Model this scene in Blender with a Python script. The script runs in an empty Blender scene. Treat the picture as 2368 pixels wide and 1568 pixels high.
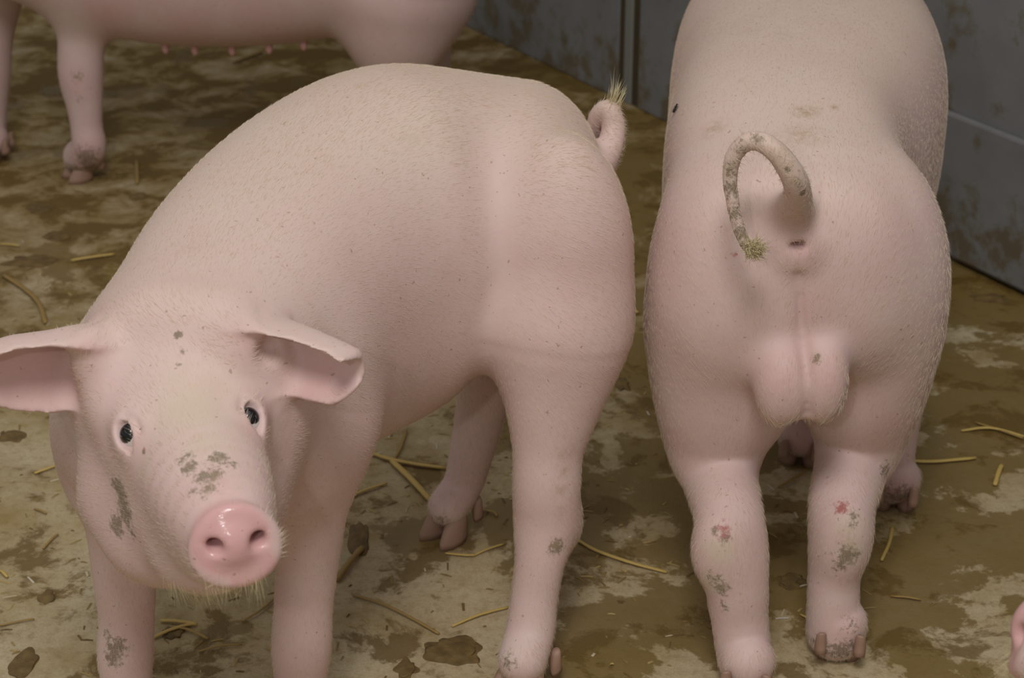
import bpy, bmesh, math, random
import numpy as np
from mathutils import Vector, Matrix

random.seed(7)
RNG = np.random.default_rng(7)
QUAL = 1.0                      # 1 = final resolution of the animal surfaces

# ------------------------------------------------------------------ camera
SC = bpy.context.scene
COL = SC.collection
FPX, PITCH, HCAM = 4200.0, math.radians(26), 1.27
CT, ST = math.cos(PITCH), math.sin(PITCH)
cam = bpy.data.cameras.new('camera')
cam.sensor_width = 36.0
cam.lens = FPX / 2368 * 36
cam.clip_end = 60
cam.dof.use_dof = True
cam.dof.focus_distance = 1.86
cam.dof.aperture_fstop = 9.0
camo = bpy.data.objects.new('camera', cam)
COL.objects.link(camo)
camo.location = (0, 0, HCAM)
camo.rotation_euler = (math.pi / 2 - PITCH, 0, 0)
SC.camera = camo

# ------------------------------------------------------------------ light
SC.view_settings.view_transform = 'Standard'
SC.view_settings.look = 'None'
SC.view_settings.gamma = 1
SC.view_settings.use_curve_mapping = False
SC.view_settings.exposure = 0.0
w = bpy.data.worlds.new('barn_air')
SC.world = w
w.use_nodes = True
w.node_tree.nodes['Background'].inputs[0].default_value = (1.0, 0.985, 0.96, 1)
w.node_tree.nodes['Background'].inputs[1].default_value = 0.31


def area(name, loc, target, size, power, col=(1, 1, 1)):
    l = bpy.data.lights.new(name, 'AREA')
    l.shape = 'DISK'
    l.size = size
    l.energy = power
    l.color = col
    o = bpy.data.objects.new(name, l)
    COL.objects.link(o)
    o.location = loc
    o.rotation_euler = (Vector(target) - Vector(loc)).to_track_quat('-Z', 'Y').to_euler()
    return o


area('camera_flash', (-0.30, -0.06, 1.42), (0.0, 1.9, 0.35), 0.06, 3.6, (1.0, 0.98, 0.97))
area('bounced_flash', (-0.10, -0.15, 3.1), (0.0, 1.9, 0.3), 0.9, 47, (1.0, 0.99, 0.98))
area('overhead_fill', (0.0, 1.4, 3.4), (0.0, 1.5, 0.0), 3.0, 13, (1.0, 0.99, 0.96))  # added soft fill that brightens the backs; no ceiling lamp is known


# ------------------------------------------------------------------ helpers
def at(px, py, Y):
    """photo pixel + distance from the camera along the floor -> point"""
    x = (px - 1184) / FPX
    y = -(py - 784) / FPX
    t = Y / (CT + y * ST)
    return np.array([x * t, Y, HCAM + (-ST + y * CT) * t])


def on_z(px, py, z=0.0):
    x = (px - 1184) / FPX
    y = -(py - 784) / FPX
    t = (z - HCAM) / (-ST + y * CT)
    return np.array([x * t, (CT + y * ST) * t, z])


def scale_at(p):
    return FPX / (p[1] * CT - (p[2] - HCAM) * ST)


def tag(o, label=None, cat=None, group=None, kind=None):
    if label: o['label'] = label
    if cat: o['category'] = cat
    if group: o['group'] = group
    if kind: o['kind'] = kind
    return o


def empty(name, loc):
    o = bpy.data.objects.new(name, None)
    COL.objects.link(o)
    o.location = loc
    return o


def mesh_obj(name, verts, faces, mat=None, parent=None, smooth=True):
    me = bpy.data.meshes.new(name)
    me.from_pydata([tuple(v) for v in verts], [], [tuple(f) for f in faces])
    if smooth:
        me.polygons.foreach_set('use_smooth', np.ones(len(me.polygons), bool))
    me.update()
    o = bpy.data.objects.new(name, me)
    COL.objects.link(o)
    if mat: me.materials.append(mat)
    if parent:
        o.parent = parent
        o.matrix_parent_inverse = Matrix.Translation(-Vector(parent.location))
    return o


def np_mesh(name, V, F, mat=None, parent=None, smooth=True):
    """fast mesh from arrays, F is (n,3) or (n,4)"""
    me = bpy.data.meshes.new(name)
    n, k = F.shape
    me.vertices.add(len(V))
    me.vertices.foreach_set('co', V.astype(np.float32).ravel())
    me.loops.add(n * k)
    me.loops.foreach_set('vertex_index', F.astype(np.int32).ravel())
    me.polygons.add(n)
    me.polygons.foreach_set('loop_start', np.arange(0, n * k, k, dtype=np.int32))
    me.polygons.foreach_set('loop_total', np.full(n, k, dtype=np.int32))
    me.update(calc_edges=True)
    me.validate()
    me.polygons.foreach_set('use_smooth', np.full(len(me.polygons), smooth))
    o = bpy.data.objects.new(name, me)
    COL.objects.link(o)
    if mat: me.materials.append(mat)
    if parent:
        o.parent = parent
        o.matrix_parent_inverse = Matrix.Translation(-Vector(parent.location))
    return o


# ------------------------------------------------------------------ node helper
class NT:
    def __init__(self, name):
        self.m = bpy.data.materials.new(name)
        self.m.use_nodes = True
        self.t = self.m.node_tree
        self.b = self.t.nodes['Principled BSDF']

    def n(self, typ, **kw):
        nd = self.t.nodes.new(typ)
        for k, v in kw.items():
            if k == 'inp':
                for kk, vv in v.items():
                    if isinstance(vv, bpy.types.NodeSocket):
                        self.t.links.new(vv, nd.inputs[kk])
                    else:
                        nd.inputs[kk].default_value = vv
            else:
                setattr(nd, k, v)
        return nd

    def link(self, a, b):
        self.t.links.new(a, b)

    def pos(self, scale=(1, 1, 1), rot=(0, 0, 0), loc=(0, 0, 0)):
        g = self.n('ShaderNodeNewGeometry')
        mp = self.n('ShaderNodeMapping', inp={'Vector': g.outputs['Position'], 'Scale': scale, 'Rotation': rot, 'Location': loc})
        return mp.outputs[0]

    def noise(self, vec, scale, detail=4, rough=0.55, dist=0.0):
        return self.n('ShaderNodeTexNoise', inp={'Vector': vec, 'Scale': scale, 'Detail': detail, 'Roughness': rough, 'Distortion': dist}).outputs['Fac']

    def ramp(self, fac, stops, interp='LINEAR'):
        r = self.n('ShaderNodeValToRGB', inp={'Fac': fac})
        r.color_ramp.interpolation = interp
        el = r.color_ramp.elements
        while len(el) < len(stops): el.new(0.5)
        for e, (p, c) in zip(el, stops):
            e.position = p
            e.color = tuple(c) + (1,) if len(c) == 3 else c
        return r.outputs[0]

    def gray(self, fac, a, b):
        return self.n('ShaderNodeMapRange', inp={0: fac, 1: a, 2: b, 3: 0.0, 4: 1.0}).outputs[0]

    def mix(self, fac, a, b, mode='MIX'):
        m = self.n('ShaderNodeMix', data_type='RGBA', blend_type=mode)
        for idx, v in ((0, fac), (6, a), (7, b)):
            if isinstance(v, bpy.types.NodeSocket): self.link(v, m.inputs[idx])
            elif idx == 0: m.inputs[0].default_value = v
            else: m.inputs[idx].default_value = tuple(v) + (1,) if len(v) == 3 else v
        return m.outputs[2]

    def math(self, op, a, b=0.0):
        m = self.n('ShaderNodeMath', operation=op)
        for i, v in enumerate((a, b)):
            if isinstance(v, bpy.types.NodeSocket): self.link(v, m.inputs[i])
            else: m.inputs[i].default_value = v
        return m.outputs[0]

    def attr(self, name):
        return self.n('ShaderNodeAttribute', attribute_name=name)

    def bump(self, height, strength, dist):
        b = self.n('ShaderNodeBump', inp={'Height': height, 'Strength': strength, 'Distance': dist})
        self.link(b.outputs[0], self.b.inputs['Normal'])
        return b

    def set(self, **kw):
        for k, v in kw.items():
            s = self.b.inputs[k.replace('_', ' ')]
            if isinstance(v, bpy.types.NodeSocket): self.link(v, s)
            else: s.default_value = tuple(v) + (1,) if isinstance(v, tuple) and len(v) == 3 else v
        return self


def simple(name, col, rough=0.6):
    t = NT(name)
    t.set(Base_Color=col, Roughness=rough)
    return t.m


# ------------------------------------------------------------------ materials
def mat_floor():
    t = NT('wet_dirty_concrete')
    p = t.pos()
    grain = t.noise(p, 300, 3, 0.65)
    mid = t.noise(p, 7, 7, 0.62)
    sand = t.noise(p, 70, 5, 0.7)
    base = t.ramp(mid, [(0.30, (0.35, 0.255, 0.11)), (0.5, (0.50, 0.405, 0.245)), (0.72, (0.57, 0.485, 0.33))])
    base = t.mix(t.math('MULTIPLY', t.gray(sand, 0.48, 0.72), 0.55), base, (0.23, 0.15, 0.05))
    base = t.mix(t.math('MULTIPLY', t.gray(grain, 0.3, 0.75), 0.35), base, (0.22, 0.15, 0.065))
    white = t.gray(t.noise(t.pos(loc=(1, 7, 0)), 210, 2, 0.5), 0.72, 0.76)
    base = t.mix(t.math('MULTIPLY', white, 0.6), base, (0.46, 0.42, 0.34))
    x = t.n('ShaderNodeSeparateXYZ', inp={0: p})
    right = t.n('ShaderNodeMapRange', interpolation_type='SMOOTHSTEP', inp={0: x.outputs[0], 1: -0.25, 2: 0.25, 3: -0.085, 4: 0.045}).outputs[0]
    near = t.n('ShaderNodeMapRange', interpolation_type='SMOOTHSTEP', inp={0: x.outputs[1], 1: 1.65, 2: 1.95, 3: -0.07, 4: 0.0}).outputs[0]
    wn_ = t.math('ADD', t.noise(p, 4.6, 9, 0.66, 0.2), t.math('ADD', right, near))
    wet = t.gray(wn_, 0.478, 0.505)
    col = t.mix(t.math('MULTIPLY', wet, 0.86), base, t.mix(mid, (0.145, 0.092, 0.022), (0.21, 0.14, 0.042)))
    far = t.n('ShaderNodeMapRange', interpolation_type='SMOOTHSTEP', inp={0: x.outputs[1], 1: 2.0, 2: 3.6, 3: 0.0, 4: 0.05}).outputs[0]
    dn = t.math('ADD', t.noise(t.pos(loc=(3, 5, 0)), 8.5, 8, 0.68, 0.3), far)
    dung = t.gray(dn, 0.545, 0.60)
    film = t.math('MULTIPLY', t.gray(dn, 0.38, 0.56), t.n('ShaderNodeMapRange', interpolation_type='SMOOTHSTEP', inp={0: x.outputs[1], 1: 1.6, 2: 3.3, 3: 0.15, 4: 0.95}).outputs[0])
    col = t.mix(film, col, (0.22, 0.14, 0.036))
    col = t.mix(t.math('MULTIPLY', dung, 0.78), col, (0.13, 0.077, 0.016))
    rough = t.n('ShaderNodeMapRange', inp={0: wet, 1: 0.0, 2: 1.0, 3: 0.85, 4: 0.45}).outputs[0]
    t.set(Base_Color=col, Roughness=rough)
    t.b.inputs['Specular IOR Level'].default_value = 0.3
    h = t.math('ADD', t.math('MULTIPLY', grain, 0.25), t.math('ADD', t.math('MULTIPLY', dung, 0.6), t.math('MULTIPLY', sand, 0.6)))
    t.bump(h, 0.4, 0.004)
    return t.m


def mat_wall():
    t = NT('grey_pen_board')
    p = t.pos()
    n = t.noise(p, 6, 5, 0.6)
    base = t.ramp(n, [(0.3, (0.165, 0.165, 0.165)), (0.7, (0.215, 0.215, 0.21))])
    g = t.n('ShaderNodeNewGeometry')
    z = t.n('ShaderNodeSeparateXYZ', inp={0: g.outputs['Position']}).outputs[2]
    low = t.n('ShaderNodeMapRange', inp={0: z, 1: 0.0, 2: 0.22, 3: 0.14, 4: 0.0}).outputs[0]
    up = t.n('ShaderNodeMapRange', inp={0: z, 1: 0.32, 2: 0.6, 3: 0.0, 4: 0.06}).outputs[0]
    d = t.math('ADD', t.noise(p, 14, 6, 0.62), t.math('ADD', low, up))
    dirt = t.gray(d, 0.56, 0.68)
    col = t.mix(t.math('MULTIPLY', dirt, 0.8), base, (0.12, 0.086, 0.036))
    t.set(Base_Color=col, Roughness=0.6)
    t.bump(t.noise(p, 60, 4), 0.15, 0.003)
    return t.m


def mat_skin():
    t = NT('pink_pig_skin')
    p = t.pos()
    big = t.noise(p, 7, 4, 0.6)
    fine = t.noise(p, 420, 2, 0.6)
    mott = t.noise(p, 55, 5, 0.65)
    base = t.ramp(big, [(0.3, (0.60, 0.42, 0.385)), (0.5, (0.635, 0.465, 0.43)), (0.7, (0.65, 0.50, 0.455))])
    base = t.mix(t.math('MULTIPLY', t.gray(mott, 0.35, 0.75), 0.25), base, (0.60, 0.375, 0.345))
    pink = t.attr('pink').outputs['Fac']
    base = t.mix(pink, base, (0.60, 0.345, 0.33))
    cream = t.attr('cream').outputs['Fac']
    base = t.mix(cream, base, (0.54, 0.445, 0.32))
    dirt = t.attr('dirt').outputs['Fac']
    dn = t.noise(p, 190, 5, 0.7)
    dm = t.gray(t.math('ADD', dn, t.math('MULTIPLY', dirt, 0.50)), 0.62, 0.78)
    dm = t.math('MULTIPLY', dm, t.gray(dirt, 0.0, 0.12))
    col = t.mix(t.math('MULTIPLY', dm, 0.75), base, (0.14, 0.105, 0.05))
    stain = t.attr('stain').outputs['Fac']
    st = t.math('MULTIPLY', stain, t.gray(t.noise(t.pos(loc=(2, 2, 2)), 110, 5, 0.7), 0.36, 0.62))
    col = t.mix(st, col, (0.33, 0.215, 0.10))
    sore = t.attr('sore').outputs['Fac']
    sm = t.gray(t.math('ADD', t.noise(p, 130, 4, 0.7), t.math('MULTIPLY', sore, 0.4)), 0.62, 0.82)
    col = t.mix(t.math('MULTIPLY', sm, t.gray(sore, 0.0, 0.15)), col, (0.40, 0.14, 0.125))
    specks = t.gray(t.noise(t.pos(loc=(9, 2, 4)), 170, 2, 0.5), 0.70, 0.74)
    col = t.mix(t.math('MULTIPLY', specks, 0.55), col, (0.26, 0.15, 0.08))
    wet = t.attr('wet').outputs['Fac']
    rough = t.n('ShaderNodeMapRange', inp={0: wet, 1: 0.0, 2: 1.0, 3: 0.62, 4: 0.16}).outputs[0]
    t.set(Base_Color=col, Roughness=rough)
    t.b.inputs['Specular IOR Level'].default_value = 0.35
    t.b.inputs['Subsurface Weight'].default_value = 0.12
    t.b.inputs['Subsurface Radius'].default_value = (0.012, 0.005, 0.003)
    t.b.inputs['Subsurface Scale'].default_value = 0.6
    h = t.math('ADD', t.math('MULTIPLY', fine, 0.35), t.noise(p, 120, 3, 0.6))
    t.bump(h, 0.12, 0.0025)
    return t.m


def mat_hair():
    t = NT('pale_bristle')
    t.set(Base_Color=(0.88, 0.79, 0.65), Roughness=0.5)
    tr = t.n('ShaderNodeBsdfTranslucent', inp={'Color': (0.88, 0.79, 0.65, 1)})
    mx = t.n('ShaderNodeMixShader', inp={0: 0.5, 1: t.b.outputs[0], 2: tr.outputs[0]})
    t.link(mx.outputs[0], t.t.nodes['Material Output'].inputs[0])
    return t.m


M = {}
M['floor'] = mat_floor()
M['wall'] = mat_wall()
M['skin'] = mat_skin()
M['groove'] = simple('dark_dirty_groove', (0.055, 0.038, 0.016), 0.7)
M['strip'] = simple('joint_strip', (0.21, 0.205, 0.185), 0.55)
M['straw'] = simple('dry_straw', (0.52, 0.36, 0.10), 0.6)
M['straw_dull'] = simple('wet_straw', (0.30, 0.19, 0.05), 0.55)
M['fly'] = simple('fly_black', (0.02, 0.017, 0.012), 0.4)
M['tuft'] = simple('tail_bristle', (0.62, 0.52, 0.30), 0.55)
M['eye'] = simple('dark_eye', (0.006, 0.006, 0.008), 0.06)
M['sclera'] = simple('eye_white', (0.62, 0.58, 0.56), 0.15)
M['dark'] = simple('dark_hole', (0.03, 0.016, 0.014), 0.6)
M['hair'] = mat_hair()


# ------------------------------------------------------------------ structure
def box(name, x0, x1, y0, y1, z0, z1, mat, parent=None, bev=0.0):
    bm = bmesh.new()
    bmesh.ops.create_cube(bm, size=1)
    for v in bm.verts:
        v.co = ((x0 + x1) / 2 + v.co.x * (x1 - x0), (y0 + y1) / 2 + v.co.y * (y1 - y0), (z0 + z1) / 2 + v.co.z * (z1 - z0))
    if bev:
        bmesh.ops.bevel(bm, geom=bm.edges[:], offset=bev, segments=2, profile=0.5, affect='EDGES')
    me = bpy.data.meshes.new(name)
    bm.to_mesh(me)
    bm.free()
    o = bpy.data.objects.new(name, me)
    COL.objects.link(o)
    me.materials.append(mat)
    if parent: o.parent = parent
    return o


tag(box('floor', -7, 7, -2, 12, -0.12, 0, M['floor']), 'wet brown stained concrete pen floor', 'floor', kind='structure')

W1, W2 = on_z(1071, 58), on_z(2368, 680)
wd = (W2 - W1) / np.linalg.norm(W2 - W1)
wall = empty('wall_right', (W1[0], W1[1], 0))
wall.rotation_euler = (0, 0, math.atan2(wd[1], wd[0]))
tag(wall, 'grey dirty pen wall of boards with a vertical joint', 'wall', kind='structure')
# local x runs along the wall towards the viewer, local -y faces the pigs
wn = np.array([-wd[1], wd[0]])


def wall_x(px, py):
    """distance along the wall where the pixel ray meets its plane, and height"""
    a = at(px, py, 1.0) - np.array([0, 0, HCAM])
    t = np.dot(W1[:2], wn) / np.dot(a[:2], wn)
    q = a * t
    return float(np.dot(q[:2] - W1[:2], wd[:2])), float(q[2] + HCAM)


jx = wall_x(1453, 100)[0]
ledge_z = wall_x(2199, 253)[1]
px0 = [-4.2, -2.0, jx]
for a, b in ((-4.0, jx - 2.2), (jx - 2.17, jx - 0.038), (jx + 0.038, jx + 2.2), (jx + 2.23, jx + 4.0)):
    box('panel', a, b, 0.0, 0.05, 0.0, 1.15, M['wall'], wall, 0.004)
box('joint_strip', jx - 0.015, jx + 0.013, -0.001, 0.03, 0.0, 1.15, M['strip'], wall, 0.003)
box('joint_groove', jx - 0.0385, jx + 0.0385, 0.004, 0.05, 0.0, 1.15, M['groove'], wall)
box('lower_board', jx + 0.36, jx + 2.2, -0.016, 0.0, 0.012, ledge_z, M['wall'], wall, 0.005)


# ------------------------------------------------------------------ implicit surfaces
def smin(a, b, k):
    h = np.clip(0.5 + 0.5 * (b - a) / k, 0, 1)
    return b + (a - b) * h - k * h * (1 - h)


def smax(a, b, k):
    return -smin(-a, -b, k)


def basis(f, up=(0, 0, 1)):
    f = np.asarray(f, float)
    f = f / np.linalg.norm(f)
    s = np.cross(up, f)
    s = s / np.linalg.norm(s)
    u = np.cross(f, s)
    return np.array([f, s, u])


def ell(c, r, R=None):
    c = np.asarray(c, float)
    r = np.asarray(r, float)
    R = np.eye(3) if R is None else np.asarray(R)

    def d(P):
        q = (P - c) @ R.T
        k0 = np.sqrt(((q / r) ** 2).sum(1)) + 1e-9
        k1 = np.sqrt(((q / (r * r)) ** 2).sum(1)) + 1e-9
        return k0 * (k0 - 1) / k1
    return d


def rcone(a, b, ra, rb):
    a = np.asarray(a, float)
    b = np.asarray(b, float)
    ab = b - a
    L2 = ab @ ab

    def d(P):
        t = np.clip(((P - a) @ ab) / L2, 0, 1)
        q = P - a - t[:, None] * ab
        return np.sqrt((q * q).sum(1)) - (ra + (rb - ra) * t)
    return d


def catmull(pts, n):
    pts = np.asarray(pts, float)
    P = np.vstack([2 * pts[0] - pts[1], pts, 2 * pts[-1] - pts[-2]])
    out = []
    m = len(pts) - 1
    for i in range(m):
        p0, p1, p2, p3 = P[i:i + 4]
        t = np.linspace(0, 1, n, endpoint=(i == m - 1))[:, None]
        out.append(0.5 * (2 * p1 + (p2 - p0) * t + (2 * p0 - 5 * p1 + 4 * p2 - p3) * t ** 2 + (3 * p1 - p0 - 3 * p2 + p3) * t ** 3))
    return np.vstack(out)


def tube(pts, radii, n=4):
    """smooth chain: distance to a sampled curve with varying radius"""
    C = catmull(np.hstack([np.asarray(pts, float), np.asarray(radii, float)[:, None]]), n)
    A = C[:-1, :3]
    AB = C[1:, :3] - A
    RA, DR = C[:-1, 3], C[1:, 3] - C[:-1, 3]
    L2 = (AB * AB).sum(1) + 1e-12
    AA, AAB = (A * A).sum(1), (A * AB).sum(1)

    def d(P):
        pa = (P * P).sum(1)[:, None] - 2 * P @ A.T + AA
        dt = P @ AB.T - AAB
        t = np.clip(dt / L2, 0, 1)
        q = np.sqrt(np.maximum(pa - 2 * t * dt + t * t * L2, 0))
        return (q - RA - DR * t).min(1)
    return d


def loft(rows, p=2.3, cap0=0.06):
    """trunk: rows of x, y, half width, top z, bottom z, z of the widest place"""
    C = catmull(rows, 14)
    xy = C[:, :2]
    step = np.gradient(xy, axis=0)
    sl = np.linalg.norm(step, axis=1)
    T = step / sl[:, None]
    Nn = np.stack([T[:, 1], -T[:, 0]], 1)
    ax = np.arange(len(C))

    def d(P):
        key, inv = np.unique(np.round(P[:, :2], 5), axis=0, return_inverse=True)
        inv = inv.ravel()
        dd = ((key[:, None, :] - xy[None]) ** 2).sum(2)
        i = dd.argmin(1)
        wt = np.exp((dd.min(1)[:, None] - dd) / 0.0035)
        wt /= wt.sum(1)[:, None]
        rel = key - xy[i]
        al = (rel * T[i]).sum(1)
        cb, tb = wt @ xy, wt @ T
        tb /= np.linalg.norm(tb, axis=1)[:, None] + 1e-9
        rb = key - cb
        u = np.sqrt(np.maximum((rb * rb).sum(1) - (rb * tb).sum(1) ** 2, 0))
        t = np.clip(i + al / sl[i], 0, len(xy) - 1)
        ex = np.where((i == 0) & (al < 0), -al, np.where((i == len(xy) - 1) & (al > 0), al, 0.0))
        W, zt, zb, zc = [(wt @ C[:, m])[inv] for m in (2, 3, 4, 5)]
        cap = np.where(t < len(xy) / 2, cap0, 0.06)[inv]
        dz = P[:, 2] - zc
        h = np.where(dz > 0, zt - zc, zc - zb)
        a, b, e = u[inv] / W, abs(dz) / h, ex[inv] / cap
        k0 = (a ** p + b ** p + e ** p) ** (1 / p) + 1e-6
        g = k0 ** (1 - p) * np.sqrt((a ** (p - 1) / W) ** 2 + (b ** (p - 1) / h) ** 2 + (e ** (p - 1) / cap) ** 2) + 1e-6
        return (k0 - 1) / g
    return d


def slab(base, L, W, N, ln, wu, wl, n0, th):
    """thin curved flap: an ear. wu / wl are (s, width) tables above and below the mid line, n0(s, v) its relief"""
    base = np.asarray(base)

    def d(P):
        q = P - base
        s, v, n = q @ L, q @ W, q @ N
        t = np.clip(s / ln, 0, 1)
        a = np.interp(t, [x for x, _ in wu], [y for _, y in wu])
        b = np.interp(t, [x for x, _ in wl], [y for _, y in wl])
        out = np.maximum(np.maximum(v - a, -v - b), np.maximum(s - ln, -s - 0.012))
        z0 = n0(t, v, a, b)
        sl = (n0(t, v + 0.001, a, b) - z0) / 0.001
        return smax(abs(n - z0) / np.sqrt(1 + sl * sl) - th / 2, out, 0.009)
    return d


class Body:
    def __init__(self):
        self.ops = []
        self.eyes = []

    def add(self, d, k=0.03):
        self.ops.append((d, k, 1))
        return self

    def cut(self, d, k=0.01):
        self.ops.append((d, k, -1))
        return self

    def value(self, P, ops=None):
        D = np.full(len(P), 1.0)
        for d, k, m in (ops or self.ops):
            v = d(P)
            D = smin(D, v, k) if m > 0 else smax(D, -v, k)
        return D

    def build(self, lo, hi, h):
        lo = np.asarray(lo, float)
        n = np.ceil((np.asarray(hi, float) - lo) / h).astype(int) + 1
        B = 12
        nb = np.ceil(n / B).astype(int)
        n = nb * B
        F = np.ones(n, np.float32)
        R = B * h * 0.5 * math.sqrt(3)
        ctr = np.stack(np.meshgrid(*[(np.arange(m) * B + (B - 1) / 2) * h + l for m, l in zip(nb, lo)], indexing='ij'), -1).reshape(-1, 3)
        idx = np.stack(np.meshgrid(*[np.arange(m) for m in nb], indexing='ij'), -1).reshape(-1, 3)
        vals = [d(ctr) for d, k, m in self.ops]
        tot = self.value(ctr)
        KM = 1.05 * max(o[1] for o in self.ops)
        g = np.stack(np.meshgrid(*[np.arange(B) * h] * 3, indexing='ij'), -1).reshape(-1, 3)
        for j in range(len(ctr)):
            i0 = idx[j] * B
            sl = tuple(slice(a, a + B) for a in i0)
            if abs(tot[j]) > R * 1.35 + 0.012:
                F[sl] = 1.0 if tot[j] > 0 else -1.0
                continue
            ops = [o for o, v in zip(self.ops, vals) if v[j] < R * 1.45 + 0.006 + (KM if o[2] > 0 else o[1] * 1.2)]
            if not ops:
                continue
            P = g + lo + i0 * h
            F[sl] = self.value(P, ops).reshape(B, B, B)
        return surface_nets(F, lo, h)


def surface_nets(F, lo, h):
    S = F < 0
    c = np.zeros(tuple(np.array(F.shape) - 1), np.uint8)
    for dx in (0, 1):
        for dy in (0, 1):
            for dz in (0, 1):
                c += S[dx:S.shape[0] - 1 + dx, dy:S.shape[1] - 1 + dy, dz:S.shape[2] - 1 + dz]
    mixed = (c > 0) & (c < 8)
    I = np.argwhere(mixed)
    vid = np.full(c.shape, -1, np.int32)
    vid[mixed] = np.arange(len(I))
    acc = np.zeros((len(I), 3))
    cnt = np.zeros(len(I))
    corners = [(a, b, d) for a in (0, 1) for b in (0, 1) for d in (0, 1)]
    val = {k: F[I[:, 0] + k[0], I[:, 1] + k[1], I[:, 2] + k[2]] for k in corners}
    for a in corners:
        for ax in range(3):
            if a[ax]: continue
            b = list(a)
            b[ax] = 1
            b = tuple(b)
            va, vb = val[a], val[b]
            m = (va < 0) != (vb < 0)
            t = np.where(m, va / np.where(m, va - vb, 1), 0)
            pt = np.array(a, float)[None] + np.zeros((len(I), 3))
            pt[:, ax] += t
            acc[m] += pt[m]
            cnt[m] += 1
    V = (I + acc / cnt[:, None]) * h + lo
    faces = []
    for ax in range(3):
        o1, o2 = (ax + 1) % 3, (ax + 2) % 3
        sa = [slice(None)] * 3
        sb = [slice(None)] * 3
        sa[ax] = slice(0, -1)
        sb[ax] = slice(1, None)
        A, Bq = S[tuple(sa)], S[tuple(sb)]
        E = np.argwhere(A != Bq)
        ok = (E[:, o1] > 0) & (E[:, o2] > 0) & (E[:, o1] < c.shape[o1]) & (E[:, o2] < c.shape[o2])
        E = E[ok]
        flip = A[tuple(E.T)]
        q = []
        for d1, d2 in ((-1, -1), (0, -1), (0, 0), (-1, 0)):
            e = E.copy()
            e[:, o1] += d1
            e[:, o2] += d2
            q.append(vid[tuple(e.T)])
        q = np.stack(q, 1)
        q = np.where(flip[:, None], q, q[:, ::-1])
        faces.append(q)
    Fq = np.vstack(faces)
    # light relaxation
    deg = np.zeros(len(V))
    for it in range(2):
        a = np.zeros_like(V)
        deg[:] = 0
        for i in range(4):
            u, v = Fq[:, i], Fq[:, (i + 1) % 4]
            for x, y in ((u, v), (v, u)):
                for ax in range(3):
                    a[:, ax] += np.bincount(x, weights=V[y, ax], minlength=len(V))
                deg += np.bincount(x, minlength=len(V))
        V = V * 0.5 + 0.5 * a / np.maximum(deg, 1)[:, None]
    return V, Fq


def project(V):
    zz = V[:, 2] - HCAM
    dep = V[:, 1] * CT - zz * ST
    return 1184 + FPX * V[:, 0] / dep, 784 - FPX * (V[:, 1] * ST + zz * CT) / dep, dep


class Painter:
    """finds the skin under photo positions and paints soft spots round it"""
    def __init__(self, V):
        self.V = V
        self.x, self.y, self.d = project(V)
        self.ch = {k: np.zeros(len(V)) for k in ('dirt', 'stain', 'sore', 'pink', 'cream', 'wet')}

    def hit(self, px, py, tol=14):
        m = np.argwhere((abs(self.x - px) < tol) & (abs(self.y - py) < tol)).ravel()
        if len(m) == 0:
            return self.hit(px, py, tol * 2) if tol < 200 else self.V[0]
        return self.V[m[self.d[m].argmin()]]

    def spot(self, ch, px, py, rpx, amt=1.0, soft=1.0, ry=None):
        p = self.hit(px, py)
        r = rpx / scale_at(p)
        dx = np.linalg.norm(self.V - p, axis=1) / r
        self.ch[ch] = np.maximum(self.ch[ch], amt * np.clip((1 - dx) / soft, 0, 1))

    def store(self, me):
        for k, v in self.ch.items():
            a = me.attributes.new(k, 'FLOAT', 'POINT')
            a.data.foreach_set('value', v.astype(np.float32))


def chain(body, pts, k=0.03, n=9, foot=None):
    """pts: (px, py, Y, width px) joints of a limb measured in the photo; foot: (x, y) where it stands"""
    P = [at(a, b, c) for a, b, c, _ in pts]
    R = [wd_ / 2 / scale_at(p) for (_, _, _, wd_), p in zip(pts, P)]
    if foot is not None:
        P += [np.array([foot[0], foot[1], 0.045])]
        R += [foot[2]]
    body.add(tube(P, R, n), k)
    return P, R


def blob(body, px, py, Y, rx, ry=None, rz=None, k=0.04, rot=0.0, tilt=0.0):
    c = at(px, py, Y)
    s = scale_at(c)
    ca, sa = math.cos(rot), math.sin(rot)
    Rz = np.array([[ca, sa, 0], [-sa, ca, 0], [0, 0, 1]])
    ct, st = math.cos(tilt), math.sin(tilt)
    Rx = np.array([[1, 0, 0], [0, ct, st], [0, -st, ct]])
    body.add(ell(c, (rx / s, (ry or rx) / s, (rz or rx) / s), Rx @ Rz), k)
    return c


def march(body, px, py, y0=1.0, y1=4.2):
    """first skin point along the ray through a photo pixel, with its outward normal"""
    Ys = np.linspace(y0, y1, 900)
    P = np.array([at(px, py, y) for y in Ys])
    D = body.value(P)
    i = int(np.argmax(D < 0))
    p = P[i] if D[i] < 0 else P[D.argmin()]
    e = 0.004
    g = np.array([body.value(np.array([p + e * a, p - e * a])) for a in np.eye(3)])
    g = g[:, 0] - g[:, 1]
    return p, g / (np.linalg.norm(g) + 1e-9)


def unit(v):
    return v / np.linalg.norm(v)


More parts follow.
